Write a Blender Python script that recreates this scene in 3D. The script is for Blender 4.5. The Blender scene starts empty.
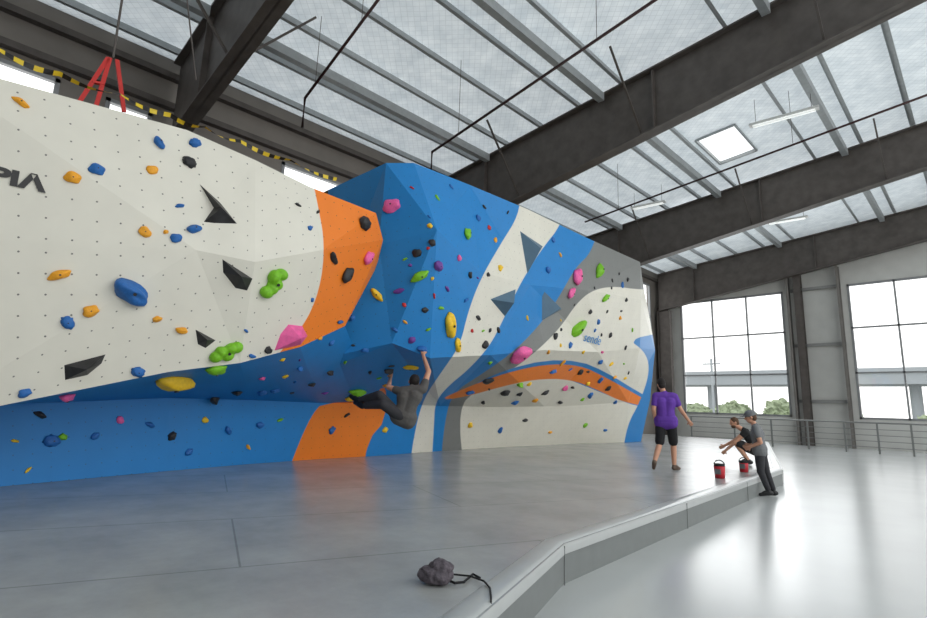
import bpy, bmesh, math, random
from mathutils import Vector, Matrix, noise
from mathutils.bvhtree import BVHTree
random.seed(7)
C = bpy.context.scene.collection
PI = math.pi
# ------------------------------------------------------------------ camera
F = 527.0; PITCH = math.radians(10.43); ROLL = math.radians(1.9)
CAM = Vector((0, 0, 1.12))
RC = Matrix.Rotation(PI/4, 3, 'Z') @ Matrix.Rotation(PI/2 + PITCH, 3, 'X') @ Matrix.Rotation(ROLL, 3, 'Z')
cd = bpy.data.cameras.new('camera'); cam = bpy.data.objects.new('camera', cd); C.objects.link(cam)
cam.matrix_world = Matrix.Translation(CAM) @ RC.to_4x4()
cd.sensor_width = 36; cd.lens = F/927*36; cd.clip_start = .05; cd.clip_end = 800
bpy.context.scene.camera = cam
try: bpy.context.scene.view_settings.view_transform = 'Standard'
except Exception: pass
def ray(px, py): return (RC @ Vector(((px-463.5)/F, -(py-309)/F, -1))).normalized()
def at(px, py, axis, val):
    d = ray(px, py); t = (val-CAM[axis])/d[axis]; return CAM + d*t
def atX(px, py, v): return at(px, py, 0, v)
def atY(px, py, v): return at(px, py, 1, v)
def atZ(px, py, v=0): return at(px, py, 2, v)
RCT = RC.transposed()
def proj(p):
    q = RCT @ (p-CAM); return (463.5+F*q.x/-q.z, 309-F*q.y/-q.z)
# ------------------------------------------------------------------ materials
def lin(c): return tuple(((v/255)/12.92 if v/255 <= .04045 else ((v/255+.055)/1.055)**2.4) for v in c)+(1,)
MC = {}
def mat(name, col, rough=.6, metal=0, var=.06, scale=8, bump=0, spec=.5, emit=0):
    if name in MC: return MC[name]
    m = bpy.data.materials.new(name); m.use_nodes = True; nt = m.node_tree; N = nt.nodes; L = nt.links
    b = N['Principled BSDF']; b.inputs['Roughness'].default_value = rough; b.inputs['Metallic'].default_value = metal
    b.inputs['Specular IOR Level'].default_value = spec
    tc = N.new('ShaderNodeTexCoord'); nz = N.new('ShaderNodeTexNoise'); nz.inputs['Scale'].default_value = scale; nz.inputs['Detail'].default_value = 4
    L.new(tc.outputs['Object'], nz.inputs['Vector'])
    r = N.new('ShaderNodeValToRGB'); c = lin(col)
    r.color_ramp.elements[0].color = tuple(max(0, v*(1-var)) for v in c[:3])+(1,); r.color_ramp.elements[1].color = tuple(min(1, v*(1+var)) for v in c[:3])+(1,)
    r.color_ramp.elements[0].position = .3; r.color_ramp.elements[1].position = .7
    L.new(nz.outputs['Fac'], r.inputs['Fac']); L.new(r.outputs['Color'], b.inputs['Base Color'])
    if bump:
        bp = N.new('ShaderNodeBump'); bp.inputs['Strength'].default_value = bump; bp.inputs['Distance'].default_value = .02
        L.new(nz.outputs['Fac'], bp.inputs['Height']); L.new(bp.outputs['Normal'], b.inputs['Normal'])
    if emit:
        L.new(r.outputs['Color'], b.inputs['Emission Color']); b.inputs['Emission Strength'].default_value = emit
    MC[name] = m; return m
# ------------------------------------------------------------------ object helpers
def tag(o, label=None, cat=None, group=None, kind=None):
    if label: o['label'] = label
    if cat: o['category'] = cat
    if group: o['group'] = group
    if kind: o['kind'] = kind
    return o
def empty(name, loc=(0, 0, 0)):
    o = bpy.data.objects.new(name, None); C.objects.link(o); o.location = loc; return o
def obj(name, bm, m, parent=None, smooth=False):
    me = bpy.data.meshes.new(name); bmesh.ops.recalc_face_normals(bm, faces=bm.faces[:]) ; bm.to_mesh(me); bm.free()
    if m: me.materials.append(m)
    if smooth:
        for p in me.polygons: p.use_smooth = True
    o = bpy.data.objects.new(name, me); C.objects.link(o)
    if parent:
        o.parent = parent; o.location = -Vector(parent.location)
    return o
def recenter(o):
    me = o.data; n = len(me.vertices)
    c = sum((v.co for v in me.vertices), Vector())/n; me.transform(Matrix.Translation(-c)); o.location = Vector(o.location)+c; return o
def box(bm, a, b):
    x0, y0, z0 = [min(a[i], b[i]) for i in range(3)]; x1, y1, z1 = [max(a[i], b[i]) for i in range(3)]
    v = [bm.verts.new(p) for p in ((x0,y0,z0),(x1,y0,z0),(x1,y1,z0),(x0,y1,z0),(x0,y0,z1),(x1,y0,z1),(x1,y1,z1),(x0,y1,z1))]
    for f in ((0,3,2,1),(4,5,6,7),(0,1,5,4),(1,2,6,5),(2,3,7,6),(3,0,4,7)): bm.faces.new([v[i] for i in f])
def frame_of(d):
    d = d.normalized(); u = Vector((0, 0, 1)) if abs(d.z) < .9 else Vector((1, 0, 0))
    a = u.cross(d).normalized(); b = d.cross(a); return a, b
def tube(bm, pts, r, n=8, r2=None):
    pts = [Vector(p) for p in pts]; rings = []
    for i, p in enumerate(pts):
        d = (pts[min(i+1, len(pts)-1)]-pts[max(i-1, 0)]); a, b = frame_of(d)
        rr = r if r2 is None else r+(r2-r)*i/(len(pts)-1)
        rings.append([bm.verts.new(p+a*rr*math.cos(2*PI*k/n)+b*rr*math.sin(2*PI*k/n)) for k in range(n)])
    for i in range(len(rings)-1):
        for k in range(n): bm.faces.new((rings[i][k], rings[i][(k+1) % n], rings[i+1][(k+1) % n], rings[i+1][k]))
    bm.faces.new(rings[0][::-1]); bm.faces.new(rings[-1])
def bar(bm, p, q, w, h):   # rectangular bar between two points
    p = Vector(p); q = Vector(q); a, b = frame_of(q-p); vs = []
    for e in (p, q): vs.append([bm.verts.new(e+a*sx*w/2+b*sy*h/2) for sx, sy in ((-1,-1),(1,-1),(1,1),(-1,1))])
    for k in range(4): bm.faces.new((vs[0][k], vs[0][(k+1) % 4], vs[1][(k+1) % 4], vs[1][k]))
    bm.faces.new(vs[0][::-1]); bm.faces.new(vs[1])
def ell(bm, c, r, M3=None, sub=2):
    t = bmesh.new(); bmesh.ops.create_icosphere(t, subdivisions=sub, radius=1)
    m = []
    for v in t.verts:
        p = Vector((v.co.x*r[0], v.co.y*r[1], v.co.z*r[2]))
        if M3: p = M3 @ p
        m.append(bm.verts.new(p+Vector(c)))
    for f in t.faces: bm.faces.new([m[v.index] for v in f.verts])
    t.free()
def cap(bm, p, r1, q, r2, n=14):
    p = Vector(p); q = Vector(q); ell(bm, p, (r1,)*3); ell(bm, q, (r2,)*3)
    if (q-p).length > 1e-4: tube(bm, [p, q], r1, n, r2)
def remeshed(name, bm, m, parent, vox=.009, sm=3):
    me = bpy.data.meshes.new('t'); bm.to_mesh(me); bm.free(); o = bpy.data.objects.new('t', me); C.objects.link(o)
    md = o.modifiers.new('r', 'REMESH'); md.mode = 'VOXEL'; md.voxel_size = vox
    s = o.modifiers.new('s', 'SMOOTH'); s.iterations = sm; s.factor = .5
    bpy.context.view_layer.update(); dg = bpy.context.evaluated_depsgraph_get()
    me2 = bpy.data.meshes.new_from_object(o.evaluated_get(dg)); me2.name = name
    bpy.data.objects.remove(o); me2.materials.clear(); me2.materials.append(m)
    for p in me2.polygons: p.use_smooth = True
    r = bpy.data.objects.new(name, me2); C.objects.link(r)
    if parent: r.parent = parent; r.location = -Vector(parent.location)
    return r
def holed(bm, axis, c0, c1, u0, u1, z0, z1, holes):
    """slab wall between c0..c1 on axis (0:X,1:Y) with rectangular holes (ua,ub,za,zb)"""
    us = sorted({u0, u1}|{h[0] for h in holes}|{h[1] for h in holes}); zs = sorted({z0, z1}|{h[2] for h in holes}|{h[3] for h in holes})
    us = [u for u in us if u0 <= u <= u1]; zs = [z for z in zs if z0 <= z <= z1]
    for a, b in zip(us, us[1:]):
        for p, q in zip(zs, zs[1:]):
            mu, mz = (a+b)/2, (p+q)/2
            if any(h[0] < mu < h[1] and h[2] < mz < h[3] for h in holes): continue
            if axis == 0: box(bm, (c0, a, p), (c1, b, q))
            else: box(bm, (a, c0, p), (b, c1, q))
# ------------------------------------------------------------------ world
w = bpy.data.worlds.new('world'); bpy.context.scene.world = w; w.use_nodes = True; nt = w.node_tree
bg = nt.nodes['Background']; tcw = nt.nodes.new('ShaderNodeTexCoord'); sp = nt.nodes.new('ShaderNodeSeparateXYZ'); rp = nt.nodes.new('ShaderNodeValToRGB')
nt.links.new(tcw.outputs['Generated'], sp.inputs[0]); nt.links.new(sp.outputs['Z'], rp.inputs[0]); nt.links.new(rp.outputs[0], bg.inputs[0])
rp.color_ramp.elements[0].color = (.88, .88, .86, 1); rp.color_ramp.elements[0].position = 0
rp.color_ramp.elements[1].color = (.96, .98, 1, 1); rp.color_ramp.elements[1].position = .5
bg.inputs[1].default_value = 2.1
# ------------------------------------------------------------------ building
XW, YW, ZF = -15.1, 33.5, -.33
def roof(x): return 11.51+.1*x
M_steel = mat('dark_primer_steel', (86, 80, 76), .55, .1, .2, 3)
M_purlin = mat('galvanised_purlin', (164, 169, 171), .5, .15, .08, 6)
M_girt = mat('grey_girt', (140, 140, 138), .6)
# concrete
m_con = mat('polished_concrete', (186, 189, 188), .22, 0, .05, .7, 0, .6)
bm = bmesh.new(); box(bm, (-16, -9, ZF-.3), (14, YW, ZF)); tag(obj('floor', bm, m_con), kind='structure')
bm = bmesh.new(); box(bm, (XW-.3, -9.3, ZF), (14, -9.02, 12.6)); tag(obj('wall_front', bm, mat('rear_wall_grey', (150, 150, 148), .7)), kind='structure')  # unseen rear wall, put in to cut light reaching the left side
# ceiling: insulation lining with a made-up translucent glow that brightens it
mc = bpy.data.materials.new('foil_insulation_glow'); mc.use_nodes = True; N = mc.node_tree.nodes; L = mc.node_tree.links; b = N['Principled BSDF']
b.inputs['Roughness'].default_value = .4
tc = N.new('ShaderNodeTexCoord'); mp = N.new('ShaderNodeMapping'); mp.inputs['Rotation'].default_value = (0, 0, .78)
vr = N.new('ShaderNodeTexBrick'); vr.offset = 0; vr.inputs['Scale'].default_value = 1; vr.inputs['Brick Width'].default_value = .16; vr.inputs['Row Height'].default_value = .16; vr.inputs['Mortar Size'].default_value = .01; vr.inputs['Mortar Smooth'].default_value = 1
vr.inputs['Color1'].default_value = (1,1,1,1); vr.inputs['Color2'].default_value = (.92,.93,.94,1); vr.inputs['Mortar'].default_value = (.74,.75,.76,1)
nz = N.new('ShaderNodeTexNoise'); nz.inputs['Scale'].default_value = 2.2; nz.inputs['Detail'].default_value = 6
L.new(tc.outputs['Object'], mp.inputs[0]); L.new(mp.outputs[0], vr.inputs['Vector']); L.new(tc.outputs['Object'], nz.inputs['Vector'])
rr = N.new('ShaderNodeValToRGB'); rr.color_ramp.elements[0].color = lin((208, 216, 220)); rr.color_ramp.elements[1].color = lin((232, 238, 240)); rr.color_ramp.elements[0].position = .3; rr.color_ramp.elements[1].position = .7
L.new(nz.outputs['Fac'], rr.inputs['Fac']); mxc = N.new('ShaderNodeMix'); mxc.data_type = 'RGBA'; mxc.blend_type = 'MULTIPLY'; mxc.inputs[0].default_value = 1; L.new(rr.outputs[0], mxc.inputs[6]); L.new(vr.outputs['Color'], mxc.inputs[7])
L.new(mxc.outputs[2], b.inputs['Base Color'])
bp = N.new('ShaderNodeBump'); bp.inputs['Strength'].default_value = .6; bp.inputs['Distance'].default_value = .03; L.new(nz.outputs['Fac'], bp.inputs['Height']); L.new(bp.outputs[0], b.inputs['Normal'])
tl = N.new('ShaderNodeBsdfTranslucent'); L.new(mxc.outputs[2], tl.inputs[0]); mxs = N.new('ShaderNodeMixShader'); mxs.inputs[0].default_value = .29
L.new(b.outputs[0], mxs.inputs[1]); L.new(tl.outputs[0], mxs.inputs[2]); L.new(mxs.outputs[0], N['Material Output'].inputs[0])
c_ = atZ(727, 148, roof(-7.)+.2); SX0, SX1, SY0, SY1 = c_.x-.68, c_.x+.68, c_.y-1.25, c_.y+1.25
bm = bmesh.new()
for x0, x1, y0, y1 in ((XW, SX0, -9, YW), (SX1, 14, -9, YW), (SX0, SX1, -9, SY0), (SX0, SX1, SY1, YW)):
    bm.faces.new([bm.verts.new((x, y, roof(x)+.24)) for x, y in ((x0,y0),(x1,y0),(x1,y1),(x0,y1))])
tag(obj('ceiling', bm, mc), kind='structure')
bm = bmesh.new(); v = [bm.verts.new((x, y, roof(x)+.3)) for x, y in ((SX0,SY0),(SX1,SY0),(SX1,SY1),(SX0,SY1))]; bm.faces.new(v)
t = empty('skylight', (c_.x, c_.y, c_.z)); tag(t, 'bright rectangular skylight panel set in the silver roof lining', 'skylight')
obj('diffuser', bm, mat('skylight_acrylic', (250, 252, 252), .4, 0, .01, 2, emit=1.0), t)
bm = bmesh.new()
for a, b_ in (((SX0,SY0),(SX1,SY0)),((SX1,SY0),(SX1,SY1)),((SX1,SY1),(SX0,SY1)),((SX0,SY1),(SX0,SY0))): bar(bm, (a[0],a[1],roof(a[0])+.24), (b_[0],b_[1],roof(b_[0])+.24), .06, .14)
obj('frame', bm, M_purlin, t)
# window wall
za = atY(735, 297, YW).z; zb = atY(735, 415, YW).z
w1a, w1b = atY(682, 350, YW).x, atY(787, 350, YW).x
w2a = atY(853, 350, YW).x; w2b = w2a+(w1b-w1a)
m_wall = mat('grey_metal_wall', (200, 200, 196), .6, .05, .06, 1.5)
bm = bmesh.new(); holed(bm, 1, YW, YW+.25, XW-.3, 14, ZF, 13.2, [(w1a, w1b, zb, za), (w2a, w2b, zb, za)])
tag(obj('wall_back', bm, m_wall), kind='structure')
mg = bpy.data.materials.new('clear_glass'); mg.use_nodes = True; N = mg.node_tree.nodes; L = mg.node_tree.links
tr = N.new('ShaderNodeBsdfTransparent'); gl = N.new('ShaderNodeBsdfGlossy'); gl.inputs['Roughness'].default_value = .05; mx = N.new('ShaderNodeMixShader'); mx.inputs[0].default_value = .06
L.new(tr.outputs[0], mx.inputs[1]); L.new(gl.outputs[0], mx.inputs[2]); L.new(mx.outputs[0], N['Material Output'].inputs[0])
M_frame = mat('aluminium_frame', (150, 152, 154), .4, .3)
def window(n, axis, c, u0, u1, z0, z1, cols, rows):
    bm = bmesh.new()
    def bb(ua, ub, zc, zd, dp=.12):
        if axis == 1: box(bm, (ua, c-.02, zc), (ub, c+dp, zd))
        else: box(bm, (c-dp, ua, zc), (c+.02, ub, zd))
    fw = .1
    bb(u0, u0+fw, z0, z1); bb(u1-fw, u1, z0, z1); bb(u0, u1, z0, z0+fw); bb(u0, u1, z1-fw, z1)
    for i in range(1, cols): u = u0+(u1-u0)*i/cols; bb(u-.04, u+.04, z0, z1, .1)
    for i in range(1, rows): z = z0+(z1-z0)*i/rows; bb(u0, u1, z-.04, z+.04, .1)
    o = tag(obj('window_%d' % n, bm, M_frame), kind='structure')
    bm = bmesh.new()
    if axis == 1: box(bm, (u0, c+.05, z0), (u1, c+.06, z1))
    else: box(bm, (c-.06, u0, z0), (c-.05, u1, z1))
    obj('glass', bm, mg, o)
window(1, 1, YW, w1a, w1b, zb, za, 3, 3); window(2, 1, YW, w2a, w2b, zb, za, 3, 3)
# left wall with clerestory
def yl(px, py): return atX(px, py, XW).y
wins = [(-8, yl(60, 85)), (yl(105, 105), yl(152, 118)), (yl(282, 162), yl(346, 185)), (yl(420, 215)-0, yl(470, 235)), (24.2, 27)]
holes = [(a, b_, 7.1, 8.5) for a, b_ in wins]+[(29.0, 32.2, 3, 9.3)]
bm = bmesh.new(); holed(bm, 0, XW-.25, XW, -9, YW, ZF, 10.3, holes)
tag(obj('wall_left', bm, mat('grey_brown_metal_wall', (128, 122, 116), .6, .1, .08, 1.5)), kind='structure')  # side wall in a darker grey-brown than the window wall
for i, h in enumerate(holes): window(3+i, 0, XW, *h, cols=max(1, int((h[1]-h[0])/1.6)), rows=1 if i < 5 else 3)
k = 0
for z in (8.75, 9.6, 6.8):
    bm = bmesh.new(); box(bm, (XW+.02, -9, z), (XW+.22, 28.9 if z < 9 else YW-.05, z+.16)); o = recenter(obj('wall_girt', bm, M_steel))
    tag(o, ['long dark horizontal girt directly over the clerestory windows', 'topmost dark horizontal girt under the eave of the side wall', 'lowest dark horizontal girt under the clerestory windows'][k], 'girt'); k += 1
z_g = [1.9, 4.9, 8.0]
for i, z in enumerate(z_g):
    bm = bmesh.new(); box(bm, (w1b+.25, YW-.16, z), (w2a-.25, YW-.02, z+.16)); o = recenter(obj('wall_girt', bm, M_girt))
    tag(o, ['lowest', 'middle', 'upper'][i]+' grey horizontal girt on the wall between the two tall windows', 'girt')
M_col = mat('grey_steel_column', (118, 114, 110), .55, .1, .12, 3)
for x, lab in ((atY(800, 300, YW).x, 'dark steel column between the two tall windows'), (w1a-.9, 'dark steel column left of the first tall window'), (w1b+.35, 'slim steel post along the right edge of the first tall window'), (w2a-.3, 'slim steel post along the left edge of the second tall window')):
    s = .35 if 'column' in lab else .12
    t = empty('steel_column', (x, YW-.3, ZF)); tag(t, lab, 'column')
    bm = bmesh.new(); box(bm, (x-.015, YW-.48, ZF), (x+.015, YW-.17, roof(x)-1.9)); obj('web', bm, M_steel, t)
    for y in (YW-.52, YW-.16):
        bm = bmesh.new(); box(bm, (x-s/2, y, ZF), (x+s/2, y+.03, roof(x)-1.9)); obj('flange', bm, M_col if s < .2 else M_steel, t)
# rafters
def bot(x): return 8.15+(x+11.2)*.157
YB = (3.6, 13.5, 23.4, 32.8)
labs = ['dark steel rafter nearest the camera crossing above the white climbing wall', 'massive dark steel rafter rising from the blue wall to the top of the picture', 'dark steel rafter second from the window wall', 'dark steel rafter right against the window wall']
for i, y in enumerate(YB):
    t = empty('roof_rafter', (XW+.3, y, 7.5)); tag(t, labs[i], 'roof beam')
    xs = [XW+.3, -12.5, -8, -4, 0, 4, 9, 14]
    bm = bmesh.new()
    for a, b_ in zip(xs, xs[1:]):
        vs = [bm.verts.new((x, y+s, z)) for s in (-.02, .02) for x, z in ((a, bot(a)), (b_, bot(b_)), (b_, roof(b_)), (a, roof(a)))]
        for f in ((0,1,2,3),(7,6,5,4),(0,4,5,1),(3,2,6,7)): bm.faces.new([vs[q] for q in f])
    obj('web', bm, M_steel, t)
    for fn, nm in ((bot, 'bottom_flange'), (lambda x: roof(x)-.05, 'top_flange')):
        bm = bmesh.new()
        for a, b_ in zip(xs, xs[1:]):
            vs = [bm.verts.new((x, y+s, fn(x)+h)) for h in (0, .05) for s in (-.2, .2) for x in (a, b_)]
            for f in ((0,1,3,2),(4,6,7,5),(0,4,5,1),(2,3,7,6),(0,2,6,4),(1,5,7,3)): bm.faces.new([vs[q] for q in f])
        obj(nm, bm, M_steel, t)
    for x in (-12.5, -6, 1):
        bm = bmesh.new(); box(bm, (x-.02, y-.16, bot(x)+.06), (x+.02, y+.16, roof(x)-.06)); obj('stiffener', bm, M_steel, t)
    t = empty('frame_column', (XW+.5, y, ZF)); tag(t, 'dark steel column on the side wall carrying the '+['nearest rafter', 'massive middle rafter', 'second-last rafter', 'last rafter in the corner'][i], 'column')
    hc0 = bot(XW+.3)-.02
    bm = bmesh.new(); box(bm, (XW+.27, y-.02, ZF), (XW+1.0, y+.02, hc0)); obj('web', bm, M_steel, t)
    for x in (XW+.22, XW+1.0):
        bm = bmesh.new(); box(bm, (x, y-.18, ZF), (x+.04, y+.18, hc0)); obj('flange', bm, M_steel, t)
# purlins
x = XW+.6; src = None
while x < 13:
    if not (SX0-.05 < x < SX1+.05):
        if src is None:
            bm = bmesh.new(); box(bm, (-.012, -9, .0), (.012, YW-.3, .22)); box(bm, (0, -9, 0), (.09, YW-.3, .02)); box(bm, (-.09, -9, .2), (0, YW-.3, .22))
            src = obj('roof_purlin', bm, M_purlin); o = src
        else: o = src.copy(); C.objects.link(o)
        o.location = (x, 0, roof(x)+.005)
        tag(o, 'long galvanised roof purlin running lengthwise under the silver roof lining', 'purlin', 'galvanised purlins under the roof')
    x += 1.5
for j, x in enumerate((-12.3, -7.6, -3.0)):
    bm = bmesh.new(); 
    for y0, y1 in ((-9, 3.4), (3.8, 13.3), (13.7, 23.2), (23.6, 32.6)): box(bm, (x-.1, y0, roof(x)-.28), (x+.1, y1, roof(x)-.02))
    tag(recenter(obj('strut_beam', bm, M_purlin)), ['grey box strut hung under the purlins nearest the side wall', 'grey box strut hung under the purlins at mid roof', 'grey box strut hung under the purlins farthest from the side wall'][j], 'roof strut')
for y, nm in ((YB[1], 'massive middle rafter'), (YB[2], 'second-last rafter'), (YB[0], 'nearest rafter')):
    for x in (-10.9, -6.4, -1.9, 2.6):
        for s in (-1, 1):
            bm = bmesh.new(); bar(bm, (x, y+s*.05, bot(x)+.1), (x, y+s*1.8, roof(x)+.02), .05, .05)
            tag(recenter(obj('fly_brace', bm, M_steel)), 'thin dark diagonal brace between the '+nm+' and a purlin', 'brace', 'diagonal braces of the '+nm)
# sprinkler pipes
M_pipe = mat('dark_pipe', (58, 34, 34), .5, .3)
def pipe(pts, lab, r=.035):
    t = empty('sprinkler_pipe', pts[0]); tag(t, lab, 'pipe'); bm = bmesh.new(); tube(bm, pts, r, 8); obj('pipe_run', bm, M_pipe, t, True)
    a, c = pts[-2], pts[-1]
    for k_ in (.1, .5, .9):
        p = a+(c-a)*k_
        if p.z < roof(p.x)+.2:
            bm = bmesh.new(); tube(bm, [p, (p.x, p.y, roof(p.x)+.24)], .008, 5); obj('hanger', bm, M_steel, t)
def ext(p, q, k): return p+(q-p)*k
a, b_ = atY(432, 152, 9.3), atY(655, 0, 9.3); pipe([a-Vector((0,0,.7)), a, ext(a, b_, 1.6)], 'dark sprinkler pipe crossing the roof bay above the blue wall')
a, b_ = atY(585, 222, 18), atY(927, 95, 18); pipe([a, ext(a, b_, 1.4)], 'dark sprinkler pipe crossing between the two big rafters')
a, b_ = atY(305, 98, 5.6), atY(378, 0, 5.6); pipe([a-Vector((0,0,.8)), a, ext(a, b_, 1.6)], 'dark sprinkler pipe above the orange end of the white wall')
a, b_ = atY(362, 136, 10.5), atY(398, 101, 10.5); pipe([a, b_], 'short dark pipe stub hanging above the blue wall', .03)
# fluorescent fixtures
M_lamp = mat('tube_lamp', (240, 244, 242), .4, 0, .01, emit=.7); M_wh = mat('white_enamel', (215, 216, 214), .4)
def fixture(px, py, z, L_, lab, dr=(0, 1)):
    c = atZ(px, py, z); t = empty('fluorescent_light', c); tag(t, lab, 'ceiling light')
    d = Vector((dr[0], dr[1], 0)).normalized(); s = Vector((-d.y, d.x, 0))
    bm = bmesh.new(); bar(bm, c-d*L_/2, c+d*L_/2, .22, .07); obj('housing', bm, M_wh, t)
    for e in (-1, 1):
        bm = bmesh.new(); tube(bm, [c+s*e*.06-d*(L_/2-.1)-Vector((0,0,.06)), c+s*e*.06+d*(L_/2-.1)-Vector((0,0,.06))], .018, 8); obj('tube', bm, M_lamp, t)
        p = c+d*e*L_*.4; bm = bmesh.new(); tube(bm, [p, (p.x, p.y, roof(p.x)+.22)], .008, 5); obj('hanger', bm, M_steel, t)
fixture(783, 117, 10.4, 1.9, 'hanging fluorescent light right of the bright skylight', (1, .1))
fixture(787, 220, 9.9, 1.6, 'small far fluorescent light below the second-last rafter', (1, .1))
fixture(648, 205, 10.0, 1.5, 'far fluorescent light left of centre between the rafters', (1, .1))
# ------------------------------------------------------------------ landing mat
mm = bpy.data.materials.new('mat_vinyl'); mm.use_nodes = True; N = mm.node_tree.nodes; L = mm.node_tree.links; b = N['Principled BSDF']; b.inputs['Roughness'].default_value = .27; b.inputs['Specular IOR Level'].default_value = .6
tc = N.new('ShaderNodeTexCoord'); mp = N.new('ShaderNodeMapping'); mp.inputs['Rotation'].default_value = (0, 0, PI/2+.35); mp.inputs['Location'].default_value = (.3, .9, 0)
bt = N.new('ShaderNodeTexBrick'); bt.inputs['Color1'].default_value = (1,1,1,1); bt.inputs['Color2'].default_value = (.975,.975,.975,1); bt.inputs['Mortar'].default_value = (.62,.62,.62,1)
bt.inputs['Scale'].default_value = 1; bt.inputs['Mortar Size'].default_value = .011; bt.inputs['Mortar Smooth'].default_value = .6; bt.inputs['Brick Width'].default_value = 4.8; bt.inputs['Row Height'].default_value = 1.6
nz = N.new('ShaderNodeTexNoise'); nz.inputs['Scale'].default_value = 1.1; nz.inputs['Detail'].default_value = 6; nz.inputs['Roughness'].default_value = .65
rr = N.new('ShaderNodeValToRGB'); rr.color_ramp.elements[0].color = lin((154, 156, 155)); rr.color_ramp.elements[1].color = lin((178, 180, 178)); rr.color_ramp.elements[0].position = .35; rr.color_ramp.elements[1].position = .68
mxx = N.new('ShaderNodeMix'); mxx.data_type = 'RGBA'; mxx.blend_type = 'MULTIPLY'; mxx.inputs[0].default_value = 1
L.new(tc.outputs['Object'], mp.inputs[0]); L.new(mp.outputs[0], bt.inputs['Vector']); L.new(tc.outputs['Object'], nz.inputs['Vector']); L.new(nz.outputs['Fac'], rr.inputs[0])
L.new(rr.outputs[0], mxx.inputs[6]); L.new(bt.outputs['Color'], mxx.inputs[7]); L.new(mxx.outputs[2], b.inputs['Base Color'])
p1 = atZ(565, 543); p2 = atZ(783, 469); p0 = atZ(478, 618); pe = p0+(p0-p1)*2.0
MX = -13.9
edge = [Vector((pe.x, pe.y, 0)), Vector((p1.x, p1.y, 0)), Vector((p2.x, p2.y, 0)), Vector((-7.2, 26.5, 0)), Vector((MX, 26.5, 0))]
mt = empty('landing_mat', (-6, 6, 0)); tag(mt, 'huge grey padded landing mat covering the floor under the climbing wall', 'crash mat')
bm = bmesh.new()
ea, eb = [bm.verts.new(p-Vector((0, 0, .004))) for p in edge[:4]], [bm.verts.new((MX, p.y, -.004)) for p in edge[:4]]
for i in range(3): bm.faces.new((ea[i], ea[i+1], eb[i+1], eb[i]))
bm.faces.new((ea[0], eb[0], bm.verts.new((MX, -8, -.004)), bm.verts.new((pe.x, -8, -.004))))
obj('mat_surface', bm, mm, mt)
def offs(pl, d):
    r = []
    for i, p in enumerate(pl):
        a = (pl[i]-pl[i-1]).normalized() if i else None; c = (pl[i+1]-pl[i]).normalized() if i < len(pl)-1 else None
        na = Vector((-a.y, a.x, 0)) if a else None; nc = Vector((-c.y, c.x, 0)) if c else None
        if na and nc: n = (na+nc).normalized(); n = n/ max(.4, n.dot(na))
        else: n = na or nc
        r.append(p+n*d)
    return r
prof = [(.18, .0), (.15, .010), (.05, .010), (.022, .004), (.006, -.014), (0, -.04), (0, -.09)]
rings = [[q+Vector((0, 0, z)) for q in offs(edge, d)] for d, z in prof]
bm = bmesh.new(); vr_ = [[bm.verts.new(q) for q in r] for r in rings]
for r1, r2 in zip(vr_, vr_[1:]):
    for i in range(len(edge)-1): bm.faces.new((r1[i], r1[i+1], r2[i+1], r2[i]))
obj('edge_trim', bm, mat('pale_vinyl_trim', (180, 183, 182), .3, 0, .03), mt, True)
bm = bmesh.new(); r1 = [bm.verts.new(q+Vector((0, 0, -.09))) for q in offs(edge, .014)]; r2 = [bm.verts.new(q+Vector((0, 0, ZF))) for q in offs(edge, .014)]
for i in range(len(edge)-1): bm.faces.new((r1[i], r1[i+1], r2[i+1], r2[i]))
obj('side_skirt', bm, mat('grey_vinyl_skirt', (118, 122, 121), .4, 0, .04), mt)
for a, c in zip(edge[:3], edge[1:4]):
    L_ = (c-a).length; n = int(L_/2.4); d = (c-a)/L_; nn = Vector((-d.y, d.x, 0))
    for i in range(1, n+1):
        bm = bmesh.new(); p = a+d*(L_*i/n-.02); box(bm, p+Vector((-.003, -.003, ZF))-nn*.001, p+Vector((.003, .003, -.02))-nn*.001)
        obj('seam', bm, mat('seam_grey', (105, 107, 107), .6), mt)
# ------------------------------------------------------------------ climbing wall
def chaikin(pts, n=2):
    for _ in range(n):
        q = []
        for i in range(len(pts)):
            a, c = pts[i], pts[(i+1) % len(pts)]
            q += [(a[0]*.75+c[0]*.25, a[1]*.75+c[1]*.25), (a[0]*.25+c[0]*.75, a[1]*.25+c[1]*.75)]
        pts = q
    return pts
def sdf(x, y, pl):
    d = 1e9; ins = False; n = len(pl)
    for i in range(n):
        x1, y1 = pl[i]; x2, y2 = pl[(i+1) % n]; ex, ey = x2-x1, y2-y1; wx, wy = x-x1, y-y1
        t = max(0, min(1, (wx*ex+wy*ey)/(ex*ex+ey*ey+1e-9))); dx, dy = wx-ex*t, wy-ey*t; q = dx*dx+dy*dy
        if q < d: d = q
        if (y1 > y) != (y2 > y) and x < (x2-x1)*(y-y1)/(y2-y1)+x1: ins = not ins
    d = math.sqrt(d); return d if ins else -d
BLUE, WHITE, ORANGE, GREY = (24, 130, 202), (228, 225, 212), (244, 130, 30), (128, 130, 128)
layersA = [(ORANGE, chaikin([(306,150),(318,205),(325,245),(320,290),(303,328),(270,362),(262,400),(460,420),(460,150)]))]
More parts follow.
